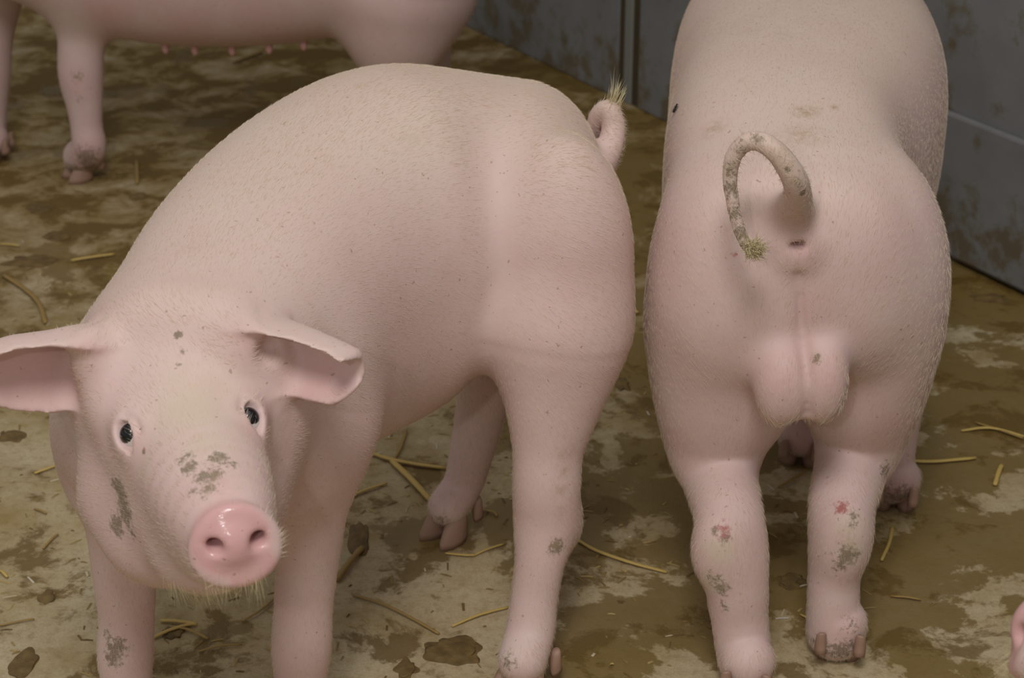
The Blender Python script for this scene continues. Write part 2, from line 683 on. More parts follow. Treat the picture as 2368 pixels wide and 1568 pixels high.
# ------------------------------------------------------------------ small pig parts
def claw_mesh(ln=0.052, wdt=0.027, h=0.036, name='claw'):
    V, F = [], []
    n = 12
    rows = [(0.0, 1.0, 1.0, 0.0), (0.25, 0.98, 1.0, -0.001), (0.6, 0.82, 0.95, -0.005), (0.9, 0.62, 0.84, -0.010), (1.0, 0.45, 0.6, -0.012)]
    for t, a, b_, sh in rows:
        for i in range(n):
            q = 2 * math.pi * i / n
            x = math.cos(q) * ln / 2 * a
            y = math.sin(q) * wdt / 2 * b_ * (1.0 if math.cos(q) < 0 else (1 - 0.45 * math.cos(q) ** 2))
            V.append((x + sh, y, t * h))
    for r in range(len(rows) - 1):
        for i in range(n):
            F.append((r * n + i, r * n + (i + 1) % n, (r + 1) * n + (i + 1) % n, (r + 1) * n + i))
    F.append(tuple(range(n))[::-1])
    F.append(tuple(range((len(rows) - 1) * n, len(rows) * n)))
    me = bpy.data.meshes.new(name)
    me.from_pydata(V, [], F)
    me.polygons.foreach_set('use_smooth', np.ones(len(me.polygons), bool))
    me.update()
    return me


CLAW = claw_mesh()
DEW = claw_mesh(0.019, 0.014, 0.026, 'dewclaw')


def put(name, me, loc, rot, parent, mat, scale=(1, 1, 1)):
    o = bpy.data.objects.new(name, me)
    COL.objects.link(o)
    o.parent = parent
    o.matrix_parent_inverse = Matrix.Translation(-Vector(parent.location))
    o.location = loc
    o.rotation_euler = rot
    o.scale = scale
    if not me.materials: me.materials.append(mat)
    return o


def foot(root, x, y, heading, sc=1.0):
    """two claws and two dewclaws under a leg; heading is the direction the toes point, radians from +x"""
    c, s_ = math.cos(heading), math.sin(heading)
    for sd in (-1, 1):
        lx, ly = 0.010 * sc, sd * 0.0165 * sc
        put('claw', CLAW, (x + c * lx - s_ * ly, y + s_ * lx + c * ly, 0.0), (0, 0, heading + sd * 0.10), root, M['hoof'], (sc,) * 3)
        lx, ly = -0.033 * sc, sd * 0.022 * sc
        put('dewclaw', DEW, (x + c * lx - s_ * ly, y + s_ * lx + c * ly, 0.022 * sc), (0, 0.45, heading + sd * 0.25), root, M['hoof'], (sc,) * 3)


def eyeball(root, c, look, r):
    """dark pig eye: white globe with a proud dark cornea looking along look"""
    bm = bmesh.new()
    bmesh.ops.create_uvsphere(bm, u_segments=24, v_segments=16, radius=r)
    me = bpy.data.meshes.new('eye')
    bm.to_mesh(me)
    bm.free()
    me.polygons.foreach_set('use_smooth', np.ones(len(me.polygons), bool))
    o = put('eye', me, tuple(c), (0, 0, 0), root, M['sclera'])
    bm = bmesh.new()
    bmesh.ops.create_uvsphere(bm, u_segments=24, v_segments=16, radius=r * 0.76)
    m2 = bpy.data.meshes.new('iris')
    bm.to_mesh(m2)
    bm.free()
    m2.polygons.foreach_set('use_smooth', np.ones(len(m2.polygons), bool))
    m2.materials.append(M['eye'])
    o2 = bpy.data.objects.new('iris', m2)
    COL.objects.link(o2)
    o2.parent = o
    o2.location = Vector(look) * r * 0.35
    return o


# ------------------------------------------------------------------ pig seen from behind
H0 = 0.0035 / QUAL


def plain_head(b, neck, poll, snout):
    """head of a pig turned away: cranium, jowls, snout disc, nostrils, two ears and eye sockets"""
    neck, poll, snout = [np.asarray(v, float) for v in (neck, poll, snout)]
    f = unit(snout - poll)
    r = unit(np.cross(f, (0, 0, 1.0)))
    u = np.cross(r, f)
    R = np.array([f, r, u])
    n = np.linalg.norm(snout - poll)
    L = lambda a, c, e: poll + a * n * f + c * r + e * u
    b.add(tube([neck, L(0.0, 0, -0.02)], [0.125, 0.085]), 0.05)
    b.add(ell(L(0.15, 0, -0.02), (0.10, 0.080, 0.070), R), 0.03)
    b.add(ell(L(0.25, 0, -0.07), (0.10, 0.076, 0.060), R), 0.03)
    b.add(tube([L(0.35, 0, -0.02), L(0.7, 0, -0.025), L(0.95, 0, -0.02)], [0.060, 0.050, 0.037]), 0.03)
    b.add(tube([L(0.35, 0, -0.085), L(0.85, 0, -0.055)], [0.050, 0.026]), 0.03)
    b.add(ell(L(0.99, 0, -0.018), (0.012, 0.038, 0.036), R), 0.006)
    for sd in (-1, 1):
        b.cut(tube([L(1.06, sd * 0.016, -0.018), L(0.92, sd * 0.014, -0.012)], [0.0075, 0.005]), 0.004)
        p0, p1 = L(-0.02, sd * 0.055, 0.03), L(0.05, sd * 0.175, 0.075)
        Ld = unit(p1 - p0)
        Nd = unit(f - Ld * (f @ Ld))
        Wd = np.cross(Nd, Ld)
        if Wd[2] < 0: Wd = -Wd
        b.add(slab(p0, Ld, Wd, Nd, np.linalg.norm(p1 - p0), [(0, 0.034), (0.4, 0.042), (0.8, 0.028), (1, 0.014)], [(0, 0.036), (0.4, 0.044), (0.8, 0.026), (1, 0.014)],
                   lambda t, v, a, c: -0.026 * (1 - np.clip(v / (0.5 * (a + c) + 1e-6), -1, 1) ** 2), 0.0115), 0.014)
        e = L(0.34, sd * 0.066, 0.018)
        b.add(ell(e, (0.019, 0.014, 0.016), R), 0.018)
        o = unit(sd * r + 0.45 * f + 0.1 * u)
        b.cut(ell(e + o * 0.014, (0.013, 0.010, 0.0085), R), 0.003)
        b.eyes.append((e, o, 0.0135))


def pig_rear():
    b = Body()
    b.add(loft([
        (0.300, 1.80, 0.105, 0.572, 0.38, 0.48),
        (0.305, 1.87, 0.126, 0.612, 0.34, 0.48),
        (0.312, 1.96, 0.136, 0.634, 0.30, 0.49),
        (0.330, 2.08, 0.146, 0.645, 0.28, 0.48),
        (0.368, 2.20, 0.170, 0.650, 0.25, 0.46),
        (0.398, 2.34, 0.186, 0.650, 0.25, 0.45),
        (0.420, 2.54, 0.178, 0.645, 0.28, 0.46),
        (0.452, 2.70, 0.130, 0.600, 0.34, 0.47)], 2.8), 0.04)
    # head, out of sight beyond the shoulders
    plain_head(b, (0.43, 2.62, 0.47), (0.47, 2.80, 0.50), (0.54, 3.00, 0.36))
    # hams
    blob(b, 1664, 700, 1.845, 162, 185, 305, 0.065)
    blob(b, 2030, 680, 1.860, 160, 185, 305, 0.065)
    blob(b, 1842, 610, 1.845, 170, 160, 230, 0.08)
    blob(b, 1735, 890, 1.85, 90, 130, 120, 0.05)
    blob(b, 1955, 880, 1.87, 85, 130, 120, 0.05)
    # hind legs
    fl, fr = on_z(1724, 1602), on_z(1935, 1512)
    chain(b, [(1655, 780, 1.86, 250), (1650, 920, 1.85, 255), (1650, 1020, 1.845, 225), (1665, 1105, 1.815, 176), (1685, 1190, 1.755, 160), (1693, 1265, 1.735, 166), (1703, 1350, 1.722, 148), (1710, 1430, 1.715, 132), (1722, 1520, 1.70, 128)], 0.05, foot=(fl[0], fl[1], 0.031))
    chain(b, [(2010, 780, 1.88, 240), (2008, 900, 1.875, 240), (1995, 1000, 1.875, 206), (1968, 1085, 1.85, 168), (1948, 1165, 1.795, 154), (1942, 1235, 1.78, 146), (1930, 1320, 1.772, 122), (1927, 1400, 1.765, 122), (1932, 1460, 1.76, 134)], 0.05, foot=(fr[0], fr[1], 0.032))
    # hock points
    blob(b, 1655, 1275, 1.715, 44, 40, 70, 0.03)
    blob(b, 1955, 1250, 1.755, 42, 40, 80, 0.03)
    # forelegs
    gl, gr = on_z(1848, 1068), on_z(2066, 1172)
    chain(b, [(1850, 780, 2.25, 190), (1846, 930, 2.24, 120), (1845, 1000, 2.23, 96)], 0.04, foot=(gl[0], gl[1], 0.031))
    chain(b, [(2080, 780, 2.15, 190), (2072, 950, 2.13, 120), (2064, 1060, 2.10, 100), (2063, 1110, 2.095, 98)], 0.04, foot=(gr[0], gr[1], 0.032))
    # scrotum
    for (x, y, rx, rz) in ((1808, 893, 62, 98), (1906, 885, 54, 98)):
        blob(b, x, y, 1.728, rx, 62, rz, 0.028)
    # anus: ring with a pit
    p, nrm = march(b, 1845, 578, 1.4)
    b.add(ell(p - nrm * 0.012, (0.027, 0.022, 0.027)), 0.016)
    p, nrm = march(b, 1845, 572, 1.4)
    b.cut(ell(p, (0.0085, 0.022, 0.0034)), 0.007)
    # perineal cleft
    b.cut(tube([march(b, x, y, 1.4)[0] for x, y in ((1847, 640), (1850, 700), (1853, 760), (1862, 830), (1868, 900), (1868, 960))], [0.0015] * 6), 0.012)
    # tail
    tp = [(1836, 480, 1.745, 92), (1845, 455, 1.705, 68), (1838, 415, 1.68, 62), (1805, 362, 1.675, 54), (1765, 330, 1.68, 49), (1728, 328, 1.685, 45), (1697, 360, 1.69, 41), (1688, 410, 1.69, 37), (1693, 460, 1.685, 33), (1706, 520, 1.68, 31), (1722, 560, 1.675, 30), (1735, 582, 1.672, 26)]
    chain(b, tp, 0.018, 5)
    b.tailtip = at(1738, 584, 1.672)
    V, F = b.build((0.05, 1.55, -0.01), (0.78, 3.10, 0.72), H0)
    return b, V, F, [(fl[0], fl[1], 1.40), (fr[0], fr[1], 1.45), (gl[0], gl[1], 1.4), (gr[0], gr[1], 1.4)]


def head_frame(E, S, tilt):
    """axes of a head from the mid point between the eyes E, the snout disc S and the line of the eyes"""
    hf = unit(S - E)
    hr = unit(tilt - hf * (tilt @ hf))
    hu = np.cross(hf, hr)
    if hu[2] < 0: hu = -hu
    return hf, hr, hu


def pig_front():
    b = Body()
    b.add(loft([
        (0.010, 1.945, 0.120, 0.618, 0.36, 0.48),
        (-0.020, 1.945, 0.140, 0.638, 0.33, 0.47),
        (-0.060, 1.935, 0.158, 0.662, 0.29, 0.46),
        (-0.145, 1.890, 0.163, 0.668, 0.27, 0.46),
        (-0.212, 1.805, 0.156, 0.648, 0.27, 0.46),
        (-0.255, 1.695, 0.143, 0.625, 0.29, 0.47),
        (-0.280, 1.585, 0.122, 0.607, 0.33, 0.48),
        (-0.292, 1.500, 0.098, 0.590, 0.38, 0.49)], 2.3, 0.10), 0.04)
    # hams
    blob(b, 1305, 615, 1.825, 160, 150, 310, 0.06)
    blob(b, 1160, 540, 2.00, 140, 140, 230, 0.06)
    # hind legs
    fn, ff = on_z(1208, 1600), on_z(1038, 1238)
    chain(b, [(1295, 780, 1.80, 290), (1280, 920, 1.785, 225), (1268, 1030, 1.77, 168), (1264, 1120, 1.76, 158), (1262, 1200, 1.755, 150), (1248, 1300, 1.735, 116), (1236, 1380, 1.725, 110), (1226, 1460, 1.71, 114)], 0.05, foot=(fn[0], fn[1], 0.028))
    chain(b, [(1130, 850, 2.05, 140), (1112, 950, 2.05, 118), (1090, 1050, 2.04, 102), (1070, 1120, 2.035, 92)], 0.04, foot=(ff[0], ff[1], 0.026))
    blob(b, 1305, 1215, 1.775, 34, 34, 60, 0.03)
    # tail, curled up behind the rump
    chain(b, [(1375, 400, 1.96, 80), (1408, 345, 1.99, 62), (1418, 295, 2.005, 56), (1408, 256, 2.01, 50), (1385, 268, 2.02, 46), (1372, 310, 2.03, 40)], 0.012)
    # shoulders, forelegs
    gr, gl = on_z(690, 1735), on_z(300, 1740)
    blob(b, 735, 930, 1.60, 105, 130, 200, 0.05)
    blob(b, 250, 960, 1.60, 95, 130, 190, 0.05)
    chain(b, [(728, 1000, 1.60, 215), (722, 1150, 1.60, 172), (710, 1300, 1.60, 146), (702, 1400, 1.595, 136), (697, 1500, 1.59, 138), (694, 1600, 1.59, 112)], 0.05, foot=(gr[0], gr[1], 0.028))
    chain(b, [(270, 1030, 1.60, 215), (280, 1180, 1.60, 172), (288, 1330, 1.60, 146), (293, 1430, 1.60, 128), (290, 1520, 1.595, 128), (295, 1610, 1.59, 106)], 0.05, foot=(gl[0], gl[1], 0.028))
    # chest
    blob(b, 490, 1080, 1.60, 215, 150, 180, 0.05)
    # head
    E, S = at(438, 988, 1.43), at(545, 1263, 1.262)
    hf, hr, hu = head_frame(E, S, at(580, 966, 1.455) - at(297, 1005, 1.43))
    Rh = np.array([hf, hr, hu])
    ln = np.linalg.norm(S - E)
    L = lambda f, r, u: E + f * hf + r * hr + u * hu
    b.add(tube([at(450, 960, 1.62), L(-0.12, 0, -0.03)], [0.130, 0.088]), 0.05)
    b.add(ell(L(-0.065, 0, -0.015), (0.105, 0.080, 0.066), Rh), 0.03)
    b.add(ell(L(-0.035, 0, -0.075), (0.105, 0.078, 0.070), Rh), 0.03)
    b.add(tube([L(-0.02, 0, -0.012), L(0.06, 0, -0.014), L(0.13, 0, -0.006), L(ln - 0.016, 0, -0.001)], [0.060, 0.056, 0.044, 0.030]), 0.035)
    b.add(tube([L(0.0, 0, -0.085), L(0.07, 0, -0.062), L(ln - 0.035, 0, -0.036)], [0.058, 0.048, 0.027]), 0.03)

    blob(b, 305, 1150, 1.475, 118, 110, 125, 0.035)
    blob(b, 385, 1255, 1.44, 128, 105, 100, 0.035)
    blob(b, 480, 1295, 1.375, 100, 80, 70, 0.03)
    blob(b, 560, 1170, 1.475, 88, 110, 150, 0.035)
    hd = unit(0.35 * hf + 0.65 * unit(np.array([0, 0, HCAM]) - S) - 0.12 * np.array([0, 0, 1.]))
    dr = unit(hr - hd * (hr @ hd))
    du = np.cross(hd, dr)
    if du[2] < 0: du = -du
    Rd = np.array([hd, dr, du])

    def disc(P):
        q = (P - (S - hd * 0.007)) @ Rd.T
        rho = np.sqrt((q[:, 1] / (1.05 - 3.0 * q[:, 2])) ** 2 + (q[:, 2] / 1.0) ** 2)
        a, c_ = rho - 0.0295, abs(q[:, 0] - 0.004 + 2.2 * q[:, 1] ** 2) - 0.001
        return np.sqrt(np.maximum(a, 0) ** 2 + np.maximum(c_, 0) ** 2) + np.minimum(np.maximum(a, c_), 0) - 0.0078
    b.add(disc, 0.005)
    for x, y in ((499, 1270), (597, 1252)):
        p, nrm = march(b, x, y, 1.05, 1.6)
        b.cut(tube([p + hd * 0.004 - du * 0.001, p - hd * 0.008 + du * 0.002, p - hd * 0.026 + du * 0.008], [0.0078, 0.0066, 0.005]), 0.004)
    # ears: viewer's right one, then the left one running out of the picture
    cx, cu, cn = np.array([1, 0, 0.]), np.array([0, ST, CT]), np.array([0, -CT, ST])

    b.ears = []

    def ear(p0, p1, nn, tw, wu, wl, relief, th=0.0095):
        Ld = unit(p1 - p0)
        Nd = unit(nn - Ld * (nn @ Ld))
        Wd = np.cross(Nd, Ld)
        if Wd[2] < 0: Wd = -Wd
        b.ears.append(slab(p0, Ld, Wd, Nd, np.linalg.norm(p1 - p0), wu, wl, relief, th))
        b.add(b.ears[-1], 0.012)
        return Ld, Wd, Nd

    def relief(t, v, a, c_):
        vv = v / (0.5 * (a + c_) + 1e-6)
        cup = -0.036 * (1 - np.clip(vv, -1, 1) ** 2) * (1 - 0.6 * t)
        fold = 0.030 * np.clip((v - 0.45 * a) / (0.55 * a + 1e-6), 0, 1) ** 1.6 * np.clip(t / 0.3, 0, 1) * (1 - 0.35 * t)
        return cup + fold
    ear(at(575, 800, 1.475), at(828, 868, 1.425), cn + 0.30 * cx - 0.55 * cu, 0,
        [(0, 0.030), (0.25, 0.034), (0.5, 0.032), (0.8, 0.027), (1, 0.025)], [(0, 0.034), (0.3, 0.040), (0.55, 0.043), (0.78, 0.040), (0.93, 0.024), (1, 0.012)], relief)
    ear(at(235, 845, 1.475), at(-110, 868, 1.425), cn - 0.30 * cx - 0.55 * cu, 0,
        [(0, 0.034), (0.3, 0.041), (0.6, 0.041), (0.85, 0.030), (1, 0.014)], [(0, 0.040), (0.3, 0.050), (0.6, 0.044), (0.85, 0.028), (1, 0.014)], relief)
    # front lips of the ear funnels
    blob(b, 560, 795, 1.462, 34, 30, 52, 0.03)
    blob(b, 212, 825, 1.462, 46, 36, 58, 0.03)
    for x, y in ((622, 812),):
        p, nrm = march(b, x, y, 1.05, 1.8)
        b.cut(ell(p, (0.010, 0.016, 0.010)), 0.010)
    # brows and the hollows before the eyes
    blob(b, 275, 935, 1.452, 50, 45, 32, 0.03)
    blob(b, 592, 905, 1.472, 44, 45, 30, 0.03)
    # eyes: lids round a dark globe
    b.eyes = []
    for x, y in ((297, 1005), (580, 966)):
        p, nrm = march(b, x, y, 1.05, 1.7)
        nrm = unit(nrm * 0.75 + 0.45 * cn)
        r = 0.0140
        c_ = p - nrm * 0.0102
        sd = -1 if x < 400 else 1
        lx = unit(hf - nrm * (hf @ nrm))
        lu = np.cross(nrm, lx)
        if lu[2] < 0: lu = -lu
        b.add(ell(c_ + lu * 0.001, (0.0200, 0.0162, 0.0158), np.array([lx, lu, nrm])), 0.022)
        b.cut(ell(c_ + nrm * 0.0145 - lu * 0.0005, (0.0142, 0.0092, 0.0110), np.array([unit(lx - 0.3 * lu), unit(lu + 0.3 * lx), nrm])), 0.0025)
        b.cut(ell(c_ + nrm * 0.0145 + lx * 0.011 - lu * 0.005, (0.007, 0.0035, 0.006), np.array([unit(lx - 0.3 * lu), unit(lu + 0.3 * lx), nrm])), 0.003)
        b.cut(tube([c_ + nrm * 0.0140 + lu * (0.0150 + 0.003 * q) + lx * 0.015 * e for e, q in ((-1, -1.2), (0, 0), (1, -1.2))], [0.0012] * 3), 0.006)
        b.eyes.append((c_, unit(nrm * 0.9 + cn * 0.25 - lx * 0.30 - lu * 0.08), r))
    V, F = b.build((-0.68, 1.15, -0.01), (0.24, 2.25, 0.74), 0.003 / QUAL)
    return b, V, F, [(fn[0], fn[1], -2.3), (ff[0], ff[1], -2.3), (gr[0], gr[1], -1.7), (gl[0], gl[1], -1.7)]


def pig_far():
    b = Body()
    b.add(loft([
        (-0.02, 3.40, 0.12, 0.60, 0.46, 0.54),
        (-0.10, 3.40, 0.165, 0.66, 0.36, 0.52),
        (-0.28, 3.39, 0.175, 0.69, 0.285, 0.50),
        (-0.48, 3.38, 0.185, 0.70, 0.258, 0.48),
        (-0.68, 3.38, 0.182, 0.69, 0.262, 0.48),
        (-0.85, 3.38, 0.165, 0.67, 0.30, 0.49),
        (-0.98, 3.38, 0.12, 0.63, 0.38, 0.51)]), 0.04)
    plain_head(b, (-0.90, 3.38, 0.50), (-1.08, 3.37, 0.53), (-1.28, 3.34, 0.38))
    b.add(tube([(-0.06, 3.40, 0.60), (0.025, 3.395, 0.575), (0.055, 3.38, 0.50), (0.045, 3.37, 0.43)], [0.026, 0.018, 0.014, 0.009], 8), 0.02)
    fn = on_z(192, 412)
    chain(b, [(186, -120, 3.33, 190), (186, 0, 3.32, 140), (187, 80, 3.315, 108), (187, 170, 3.31, 104), (195, 240, 3.305, 84), (200, 290, 3.30, 74), (205, 340, 3.295, 80)], 0.04, foot=(fn[0], fn[1], 0.034))
    chain(b, [(0, -150, 3.47, 190), (-20, 60, 3.46, 108), (-25, 170, 3.455, 98), (-22, 280, 3.45, 72), (-20, 330, 3.44, 78)], 0.04, foot=(-1.035, 3.42, 0.034))
    blob(b, 920, -60, 3.30, 185, 130, 190, 0.05)
    chain(b, [(925, -40, 3.26, 330), (918, 60, 3.25, 250), (920, 135, 3.25, 178), (945, 240, 3.27, 120), (950, 330, 3.27, 92)], 0.05, foot=(-0.21, 3.25, 0.034))
    chain(b, [(960, -60, 3.50, 280), (960, 60, 3.50, 180), (985, 200, 3.52, 110), (985, 290, 3.51, 90)], 0.05, foot=(-0.17, 3.49, 0.034))
    V, F = b.build((-1.42, 3.05, -0.01), (0.16, 3.72, 0.78), 0.005 / QUAL)
    return b, V, F, [(fn[0], fn[1], -2.6), (-1.035, 3.42, math.pi), (-0.21, 3.25, math.pi), (-0.17, 3.49, math.pi)]


def finish(name, label, res, base):
    b, V, F, feet = res
    root = empty(name, base)
    tag(root, label, 'pig', 'pink pigs in the pen')
    body = np_mesh('body', V, F, M['skin'], root)
    for x, y, a in feet:
        foot(root, x, y, a)
    for c_, look, r in b.eyes:
        eyeball(root, c_, look, r)
    pt = Painter(V)
    up = np.clip((V[:, 2] - 0.53) / 0.10, 0, 1) * 0.42
    pt.ch['cream'] = up
    return root, body, pt, b


# ------------------------------------------------------------------ bristles
def bristles(root, V, F, flow, count, length, keep=None, seed=1, name='bristle_coat', lift=0.10, rad=0.00024, mat='hair'):
    g = np.random.default_rng(seed)
    a, c = V[F[:, 2]] - V[F[:, 0]], V[F[:, 3]] - V[F[:, 1]]
    nf = np.cross(a, c)
    ar = np.linalg.norm(nf, axis=1)
    w_ = ar if keep is None else ar * keep[F].mean(1)
    f = g.choice(len(F), count, p=w_ / w_.sum())
    uv = g.random((count, 2))
    q = F[f]
    p = ((1 - uv[:, :1]) * (1 - uv[:, 1:]) * V[q[:, 0]] + uv[:, :1] * (1 - uv[:, 1:]) * V[q[:, 1]] + uv[:, :1] * uv[:, 1:] * V[q[:, 2]] + (1 - uv[:, :1]) * uv[:, 1:] * V[q[:, 3]])
    n = nf[f] / ar[f][:, None]
    d = flow(p)
    d = d / (np.linalg.norm(d, axis=1)[:, None] + 1e-9) + g.normal(0, 0.13, (count, 3))
    d -= n * (d * n).sum(1)[:, None]
    d /= np.linalg.norm(d, axis=1)[:, None] + 1e-9
    s_ = np.cross(n, d)
    ln = (length * g.uniform(0.6, 1.25, count))[:, None]
    lf = (lift * g.uniform(0.5, 1.3, count))[:, None]
    base = p - n * 0.001
    tip = p + d * ln + n * ln * lf
    W = []
    for k in range(3):
        t = 2 * math.pi * k / 3
        W.append(base + rad * (math.cos(t) * s_ + math.sin(t) * n))
    W.append(tip)
    VV = np.stack(W, 1).reshape(-1, 3)
    FF = (np.arange(count)[:, None, None] * 4 + np.array([(0, 1, 3), (1, 2, 3), (2, 0, 3)])[None]).reshape(-1, 3)
    ob = np_mesh(name, VV, FF, M[mat], root, False)
    tag(ob, kind='stuff')
    return ob


def spine_flow(pts, legs_z=0.30):
    """hair lies from head to tail along the back and downwards on the sides and legs"""
    pts = np.asarray(pts, float)
    C = catmull(pts, 10)
    T = -np.gradient(C, axis=0)
    T /= np.linalg.norm(T, axis=1)[:, None]

    def f(P):
        q = ((P[:, None, :2] - C[None, :, :2]) ** 2).sum(2)
        q = np.exp(-(q - q.min(1)[:, None]) / 0.008)
        d = np.zeros((len(P), 3))
        d[:, :2] = (q / q.sum(1)[:, None]) @ T
        k = np.clip((0.62 - P[:, 2]) / 0.2, 0, 1) * 0.75
        d[:, 2] -= k
        lg = np.clip((legs_z + 0.08 - P[:, 2]) / 0.12, 0, 1)[:, None]
        d = d * (1 - 0.7 * lg) + np.array([0, 0, -1.0]) * lg
        return d
    return f


def flow_chunks(f):
    return lambda P: np.vstack([f(P[i:i + 5000]) for i in range(0, len(P), 5000)])


M['hoof'] = simple('dirty_hoof', (0.33, 0.20, 0.14), 0.6)
M['teat'] = simple('teat_skin', (0.60, 0.33, 0.30), 0.55)


# ---- the pig that looks at the camera
resA = pig_front()
rootA, bodyA, pa, bA = finish('pig', 'pink pig with spread ears looking up at the camera, dirt on its snout bridge', resA, (-0.15, 1.75, 0))
for x, y, r, a in ((545, 1263, 118, 1.0), (500, 1200, 60, 0.9), (595, 1330, 70, 0.9)):
    pa.spot('pink', x, y, r, a, 0.25)
    pa.spot('wet', x, y, r, a, 0.3)
for x, y, r, a in ((735, 870, 120, 0.55), (700, 900, 90, 0.5), (90, 880, 170, 0.55), (20, 860, 120, 0.5), (300, 1015, 60, 0.45), (580, 975, 50, 0.45), (560, 790, 70, 0.35), (215, 810, 70, 0.35), (520, 1130, 70, 0.3), (400, 1160, 80, 0.25)):
    pa.spot('pink', x, y, r, a, 1.0)
for x, y, r, a in ((440, 930, 160, 0.75), (400, 870, 120, 0.5), (500, 880, 120, 0.5), (470, 1010, 110, 0.6), (320, 1070, 60, 0.4), (270, 1140, 90, 0.35)):
    pa.spot('cream', x, y, r, a, 1.0)
for x, y, r, a in ((430, 1068, 40, 0.8), (462, 1088, 42, 0.8), (415, 1045, 36, 0.55), (515, 1050, 42, 0.75), (545, 1062, 30, 0.6), (470, 1118, 40, 0.6), (505, 1085, 40, 0.7), (440, 1120, 30, 0.5),
                   (268, 1150, 52, 1.0), (275, 1195, 56, 1.0), (258, 1225, 46, 0.85), (250, 1130, 26, 0.7), (290, 1240, 40, 0.5), (402, 763, 15, 1.0), (415, 800, 16, 0.6), (405, 830, 12, 0.5), (318, 1036, 12, 0.8),
                   (262, 1508, 44, 0.8), (250, 1530, 40, 0.8), (240, 1480, 30, 0.5), (1300, 1275, 32, 0.85), (1160, 1535, 40, 0.5), (1290, 1500, 30, 0.5), (1010, 1215, 30, 0.6)):
    pa.spot('dirt', x, y, r, a, 1.0)
for x, y, r, a in ((1318, 1060, 34, 0.5), (1312, 1100, 30, 0.6), (1305, 1145, 26, 0.6), (1308, 1195, 24, 0.35), (1298, 1268, 30, 0.6), (970, 310, 50, 0.22), (440, 560, 90, 0.15), (480, 1110, 90, 0.25), (1395, 245, 50, 0.3)):
    pa.spot('stain', x, y, r, a, 1.0)
for x, y, r, a in ((655, 582, 18, 0.5), (668, 600, 18, 0.55), (648, 573, 12, 0.4), (322, 1030, 10, 0.6)):
    pa.spot('sore', x, y, r, a, 1.0)
pa.store(bodyA.data)
VA, FA = resA[1], resA[2]
keep = 1.0 - np.clip(np.maximum(pa.ch['wet'] * 2, (pa.ch['pink'] - 0.25) * 2.2), 0, 1)
keep[np.minimum(bA.ears[0](VA), bA.ears[1](VA)) < 0.004] *= 0.12
for c_, look, r in bA.eyes:
    keep[np.linalg.norm(VA - c_, axis=1) < 0.021] = 0
HFA = unit(at(545, 1263, 1.262) - at(438, 988, 1.43))
fl0 = flow_chunks(spine_flow([(0.10, 1.95), (0.0, 1.95), (-0.145, 1.89), (-0.212, 1.805), (-0.255, 1.695), (-0.28, 1.585), (-0.295, 1.45), (-0.25, 1.25)]))


def flowA(P):
    d = fl0(P)
    h = (np.clip((1.56 - P[:, 1]) / 0.10, 0, 1) * np.clip((P[:, 2] - 0.33) / 0.06, 0, 1))[:, None]
    return d * (1 - h) + h * (-HFA + np.array([0, 0, -0.15]))


bristles(rootA, VA, FA, flowA, int(125000 * QUAL), 0.0115, keep, 3)

# ---- the boar seen from behind
resC = pig_rear()
rootC, bodyC, pc, bC = finish('pig', 'pink boar seen from behind with a curled dirty tail', resC, (0.35, 2.0, 0))
for x, y, r, a in ((1845, 575, 75, 0.45), (1855, 720, 110, 0.35), (1800, 900, 110, 0.4), (1905, 880, 100, 0.45), (1855, 800, 80, 0.35), (1560, 1060, 90, 0.3), (2060, 1010, 90, 0.3), (1930, 1480, 80, 0.45), (2070, 1140, 60, 0.8), (1840, 1010, 90, 0.8), (1850, 620, 70, 0.3)):
    pc.spot('pink', x, y, r, a, 1.0)
for x, y, r, a in ((1650, 1285, 60, 0.7), (1955, 1215, 50, 0.5), (1960, 1290, 50, 0.6), (1640, 1360, 50, 0.5), (1740, 575, 45, 0.9), (1700, 500, 30, 0.5)):
    pc.spot('cream', x, y, r, a, 0.8)
for x, y, r, a in ((1948, 1298, 48, 0.8), (1930, 1320, 30, 0.7), (1972, 1180, 22, 0.6), (1985, 1215, 18, 0.7), (1640, 1350, 34, 0.6), (1662, 1375, 34, 0.75), (1660, 1415, 24, 0.6), (1640, 1215, 22, 0.7), (1660, 1235, 22, 0.6), (1690, 1225, 12, 0.8),
                   (1690, 400, 40, 0.55), (1690, 450, 40, 0.7), (1700, 500, 34, 0.75), (1712, 550, 34, 0.85), (1735, 580, 34, 0.8), (1705, 350, 36, 0.5), (1735, 312, 30, 0.55), (1866, 460, 15, 1.0), (1830, 405, 10, 1.0), (1845, 440, 30, 0.45), (1845, 572, 11, 1.0), (1875, 820, 20, 0.7),  # the small anus spot paints in the shade of its pit, the rest is dirt
                   (1885, 1510, 40, 0.9), (1950, 1520, 50, 0.8), (1990, 1500, 40, 0.7), (2080, 1160, 50, 0.8), (2060, 1100, 40, 0.6), (1980, 1450, 40, 0.4), (1905, 775, 14, 0.0)):
    pc.spot('dirt', x, y, r, a, 1.0)
for x, y, r, a in ((1640, 285, 48, 0.6), (1625, 290, 24, 0.7), (1870, 248, 40, 0.9), (1895, 242, 30, 0.9), (1942, 235, 20, 0.7), (1860, 300, 70, 0.6), (1830, 330, 50, 0.5), (1720, 60, 60, 0.2), (1800, 70, 60, 0.2), (1705, 172, 14, 0.5), (1845, 660, 60, 0.12), (1885, 990, 40, 0.5), (1950, 1260, 40, 0.4), (1870, 820, 24, 0.5)):
    pc.spot('stain', x, y, r, a, 1.0)
